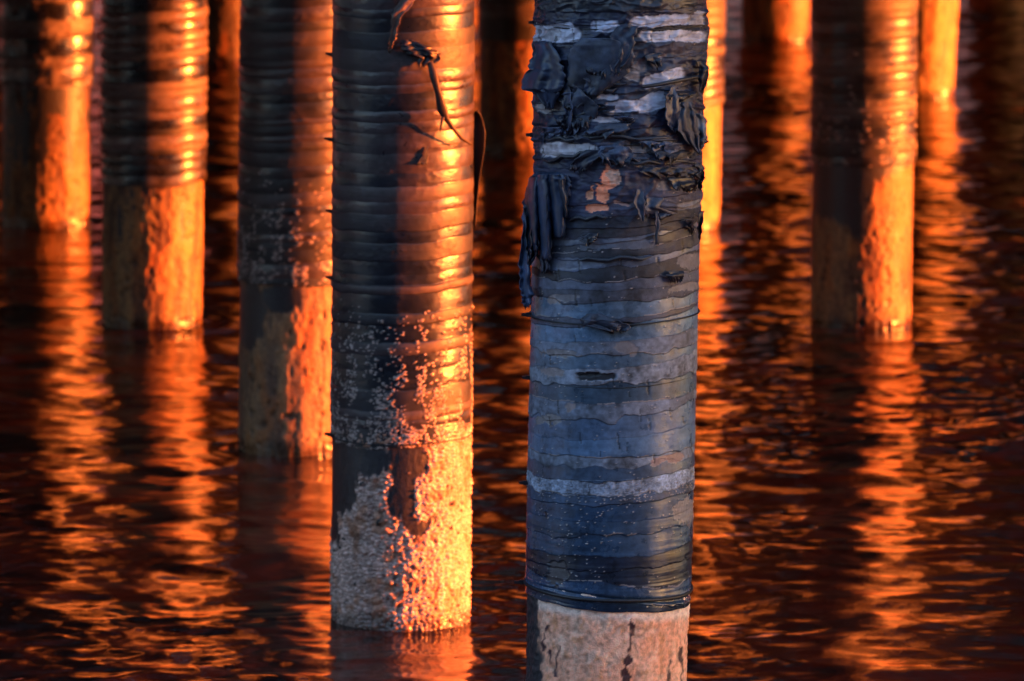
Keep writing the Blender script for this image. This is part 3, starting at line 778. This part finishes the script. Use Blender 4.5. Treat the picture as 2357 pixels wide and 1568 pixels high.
PC = Pile(680, 1045, 692)
def coat_C(X, Y, V, a, b):
    w = 14 * a + 7 * b
    d1 = np.hypot((X - 650 + w) / 45, (Y - 688 + w) / 34)
    d2 = np.hypot((X - 575 + w) / 38, (Y - 725 + w) / 85)
    return sst(1.1, .9, np.minimum(d1, d2 + .05))
build_pile(PC, 'stained pile just left of the barnacled one, half hidden by it', 1045, 660, 400, (200, .004),
    wrap_kw=dict(band=(14, 44), specks=(380, 640, .22, 50), dark=(.005, .007, .012), light=(.042, .034, .038), ro=(.36, .55), torn=.004, bulge=.0045), shaft_kw=dict(coat_fn=coat_C, base=((.13, .085, .06), (.27, .17, .09))))
PB = Pile(350, 757, 356)
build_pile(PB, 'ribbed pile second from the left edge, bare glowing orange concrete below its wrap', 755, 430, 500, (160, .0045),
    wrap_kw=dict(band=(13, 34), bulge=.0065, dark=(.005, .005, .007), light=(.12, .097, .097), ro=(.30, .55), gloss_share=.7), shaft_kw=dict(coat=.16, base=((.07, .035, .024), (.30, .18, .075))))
PA = Pile(105.5, 526, 108)
build_pile(PA, 'pile at the left edge of the picture with ragged wrap and patchy coating', 522, 205, 600, (140, .005),
    wrap_kw=dict(band=(18, 46), bulge=.007, dark=(.005, .005, .007), light=(.12, .097, .097), ro=(.30, .55), gloss_share=.7, torn=.014), shaft_kw=dict(coat=.62))  # coating spread further to blacken this pile's shade side as well
PF = Pile(1553, 530, 1561)
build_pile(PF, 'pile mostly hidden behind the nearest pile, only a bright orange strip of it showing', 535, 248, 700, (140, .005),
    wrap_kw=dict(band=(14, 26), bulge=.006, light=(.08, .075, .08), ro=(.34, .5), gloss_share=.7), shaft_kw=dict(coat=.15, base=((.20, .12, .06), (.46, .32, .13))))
PHh = Pile(1981, 757, 1991)
def coat_H(X, Y, V, a, b):
    w = 16 * a + 8 * b
    return sst(10, -10, V - np.interp(X, [1860, 1985, 2000, 2015, 2120], [500, 545, 480, 420, 385]) + w)
build_pile(PHh, 'wrapped pile standing alone on the right, pale bare foot in the water', 760, 384, 800, (160, .0045),
    wrap_kw=dict(band=(12, 30), bulge=.004, specks=(120, 390, .12, 40), light=(.09, .075, .075), ro=(.38, .55)), shaft_kw=dict(coat_fn=coat_H))
PJ = Pile(1195, 355, 1196)
build_pile(PJ, 'dim pile glimpsed in the gap between the two nearest piles', 355, 95, 900, (110, .006), wrap_kw=dict(band=(14, 26), ro=(.35, .5)), shaft_kw=dict(coat=.2))
PK = Pile(515, 150, 516)
build_pile(PK, 'dim distant pile glimpsed just left of the stained pile at the top', 150, -200, 1000, (100, .007), wrap=False, shaft_kw=dict(coat=.45, base=((.04, .025, .02), (.075, .045, .035))))
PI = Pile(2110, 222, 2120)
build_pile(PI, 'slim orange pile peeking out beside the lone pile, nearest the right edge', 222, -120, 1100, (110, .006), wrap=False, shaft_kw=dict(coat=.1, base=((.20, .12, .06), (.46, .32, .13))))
PG = Pile(1784, 98, 1785)
build_pile(PG, 'farthest pile, short orange stump at the top edge left of the lone pile', 98, -60, 1200, (100, .007), wrap_kw=dict(band=(12, 24)), shaft_kw=dict(coat=.1))

# ------------------------------------------------------------------ piles beside and beyond the frame (they shade and mirror)
def copy_tree(o, parent=None):
    c = o.copy(); COL.objects.link(c)
    if parent is not None:
        c.parent = parent
    for ch in [q for q in o.children]:
        copy_tree(ch, c)
    return c

def simple_pile(x, y, lab):
    P = Pile(PW / 2, 300, PW / 2); P.x, P.y, P.lean = x, y, 0.0
    return P
proto = None
def far_pile(x, y, label):
    global proto
    if proto is None:
        o = empty('pier_pile', (x, y, 0), label, 'pile', 'piles of the pier')
        P = simple_pile(x, y, label)
        tube('shaft', P, o, M_SHAFT, -1.0, 1.3, 64, 60, shaft_shader(1300, 300, 100, coat=.35), RAD - .014)
        tube('tape_wrap', P, o, M_TAPE, 1.25, 5.3, 64, 240, wrap_shader(1350, 300, 100, band=(14, 34), dark=(.012, .011, .013), light=(.035, .03, .032), ro=(.55, .7), bulge=.005), RAD)
        proto = o
    else:
        o = copy_tree(proto); o.location = (x, y, 0); o['label'] = label
    return o
ux, uy = math.sin(R_(SUN_AZ)), math.cos(R_(SUN_AZ))
for t, s in ((3.3, 0.0), (4.6, .13), (5.9, -.13), (7.2, .02)):  # unseen blockers added along the sun's line to shade the front pile
    far_pile(PE.x + 0.03 + ux * t - uy * s, PE.y + uy * t + ux * s, 'unseen wrapped pile added off to the right to shade the nearest pile')
rg = random.Random(4)
for row, y in enumerate((53.5, 58.5, 64, 70, 77)):
    for x in np.arange(-9, 9.1, 4.4):
        far_pile(x + rg.uniform(-.5, .5) + (row % 2) * 2.1, y + rg.uniform(-.5, .5), 'distant pile farther under the pier, seen only mirrored in the water')

# ------------------------------------------------------------------ unseen pier deck, and banks added to shape the light
def box(vs, fs, x0, x1, y0, y1, z0, z1):
    b = len(vs)
    vs += [(x0, y0, z0), (x1, y0, z0), (x1, y1, z0), (x0, y1, z0), (x0, y0, z1), (x1, y0, z1), (x1, y1, z1), (x0, y1, z1)]
    fs += [[b, b + 3, b + 2, b + 1], [b + 4, b + 5, b + 6, b + 7], [b, b + 1, b + 5, b + 4], [b + 1, b + 2, b + 6, b + 5], [b + 2, b + 3, b + 7, b + 6], [b + 3, b, b + 4, b + 7]]
M_WOOD = mat_plain('old_deck_timber', (.06, .05, .045), .8, 5, stretch=(1, .1, 1))
deck = empty('pier_deck', (0, 50, 5.3), 'dark timber pier deck carried by the piles, unseen and widened to cut sky light', 'pier deck')
vs, fs = [], []
for x in np.arange(-40, 38, .5):  # deck reach widened past the piles to cut low sky light
    box(vs, fs, x + .01, x + .48, -29.2, 33, .62, .7)
mesh_obj('planking', vs, fs, M_WOOD, deck, smooth=False)
for y in np.arange(-28, 33, 6.1):
    vs, fs = [], []
    box(vs, fs, -40, 38, y, y + .35, .0, .4)
    mesh_obj('cap_beam', vs, fs, M_WOOD, deck, smooth=False)
vs, fs = [], []
for x in np.arange(-39.7, 38, 1.6):
    box(vs, fs, x, x + .2, -28.4, 32.9, .402, .618)
mesh_obj('joists', vs, fs, M_WOOD, deck, smooth=False)

gx = np.linspace(-260, 260, 160); gy = np.linspace(0, 1, 24)  # unseen far bank added to hide horizon sky and warm the water's reflection
GX, GY = np.meshgrid(gx, gy)
bz = -1.5 + 11 * sst(0, .5, GY) + 1.2 * fbm(GX / 6, GY * 5, 0 * GX, 3, 4)
by = 92 + GY * 30 + 2 * fbm(GX / 9, GY * 3, 0 * GX + 4, 8, 3)
added_shore = mesh_obj('added_shore', np.stack([GX, by, bz], -1).reshape(-1, 3), grid_faces(24, 160), mat_plain('added_shore_red', (.36, .14, .10), .9, 1.2, var=.5, bump=.5, dist=.2))  # red-brown set to give the water a copper sheen
added_shore['kind'] = 'structure'

# unseen bank added behind the camera to cut sky fill on inner piles
gx = np.linspace(-110, 75, 120); gy = np.linspace(0, 1, 30)
GX, GY = np.meshgrid(gx, gy)
bz = -1.5 + 30 * sst(0, .8, GY) * (1 - .35 * sst(60, 110, np.abs(GX))) + 2.0 * fbm(GX / 7, GY * 6, 0 * GX, 13, 4)
sky_blocker = mesh_obj('sky_blocker', np.stack([GX, -12 - 36 * GY, bz], -1).reshape(-1, 3), grid_faces(30, 120)[:, ::-1], mat_plain('blocker_bank', (.02, .022, .016), .95, 1.5, var=.5, bump=.6, dist=.3))
sky_blocker['kind'] = 'structure'
gy = np.linspace(-140, 150, 120); gx = np.linspace(0, 1, 24)  # low ridge added on the right to hide bright sky near the sun
GX, GY = np.meshgrid(gx, gy)
bz = -1.5 + 8.2 * sst(0, .6, GX) + .8 * fbm(GX * 5, GY / 9, 0 * GX, 27, 4)
sky_blocker = mesh_obj('sky_blocker', np.stack([175 + 40 * GX, GY, bz], -1).reshape(-1, 3), grid_faces(120, 24)[:, ::-1], bpy.data.materials['blocker_bank'])
sky_blocker['kind'] = 'structure'
gy = np.linspace(-30, 150, 120); gx = np.linspace(0, 1, 24)  # bank added on the left to keep low sky off the shadow sides
GX, GY = np.meshgrid(gx, gy)
bz = -1.5 + 12 * sst(0, .7, GX) + 1.6 * fbm(GX * 5, GY / 7, 0 * GX, 23, 4)
sky_blocker = mesh_obj('sky_blocker', np.stack([-62 - 30 * GX, GY, bz], -1).reshape(-1, 3), grid_faces(120, 24), bpy.data.materials['blocker_bank'])
sky_blocker['kind'] = 'structure'

# ------------------------------------------------------------------ water
def axis(fine0, fine1, step, far0, far1):
    mid = np.arange(fine0, fine1 + step / 2, step)
    up, s = [fine1 + step], step
    while up[-1] < far1:
        s *= 1.25; up.append(up[-1] + s)
    dn, s = [fine0 - step], step
    while dn[-1] > far0:
        s *= 1.25; dn.append(dn[-1] - s)
    return np.concatenate([dn[::-1], mid, up])
ax_x = axis(-5.2, 5.2, .026, -900, 900)
ax_y = axis(16.0, 56.0, .024, -300, 1500)
WX, WY = np.meshgrid(ax_x, ax_y)
fade = sst(9, 5.5, np.abs(WX)) * sst(62, 56, WY) * sst(13, 15.5, WY)
n0 = fbm(WX * .55, WY * .9, 0 * WX, 901, 2)
gust = np.clip(.95 + 1.3 * fbm(WX * .55 + 7, WY * .34, 0 * WX + 3, 977, 3), .35, 1.8)
wv = .020 * fbm(WX * .8 + .3 * n0, WY * 1.35, 0 * WX + 2.2, 911, 2)
wv += .0125 * fbm(WX * 2.2 + .6 * n0, WY * 3.6, 0 * WX + 5.2, 921, 2)
wx = .12 * fbm(WX * 1.5, WY * 1.5, 0 * WX + 9, 955, 2)
wv += .0115 * fbm((WX + wx) * 5.2, (WY + wx) * 8.2, 0 * WX + 7.7, 931, 3, .55) * gust
wv += .0014 * fbm((WX - wx) * 10.5, (WY + wx) * 16, 0 * WX + 1.7, 941, 2) * gust
for P, A in ((PD, .002), (PC, .0015), (PB, .0012), (PHh, .0012), (PA, .001), (PF, .001), (PE, .0015)):
    q = np.hypot(WX - P.x, WY - P.y) - RAD
    q = np.maximum(q, 0)
    near = np.exp(-q / .22)
    wv = wv * (1 - .4 * near) + A * np.cos(q * 48 + 2.5 * n0) * near
WZ = wv * fade
water = mesh_obj('water', np.stack([WX, WY, WZ], -1).reshape(-1, 3), grid_faces(len(ax_y), len(ax_x)), M_WATER)
water.location.z = -.012
water['kind'] = 'structure'
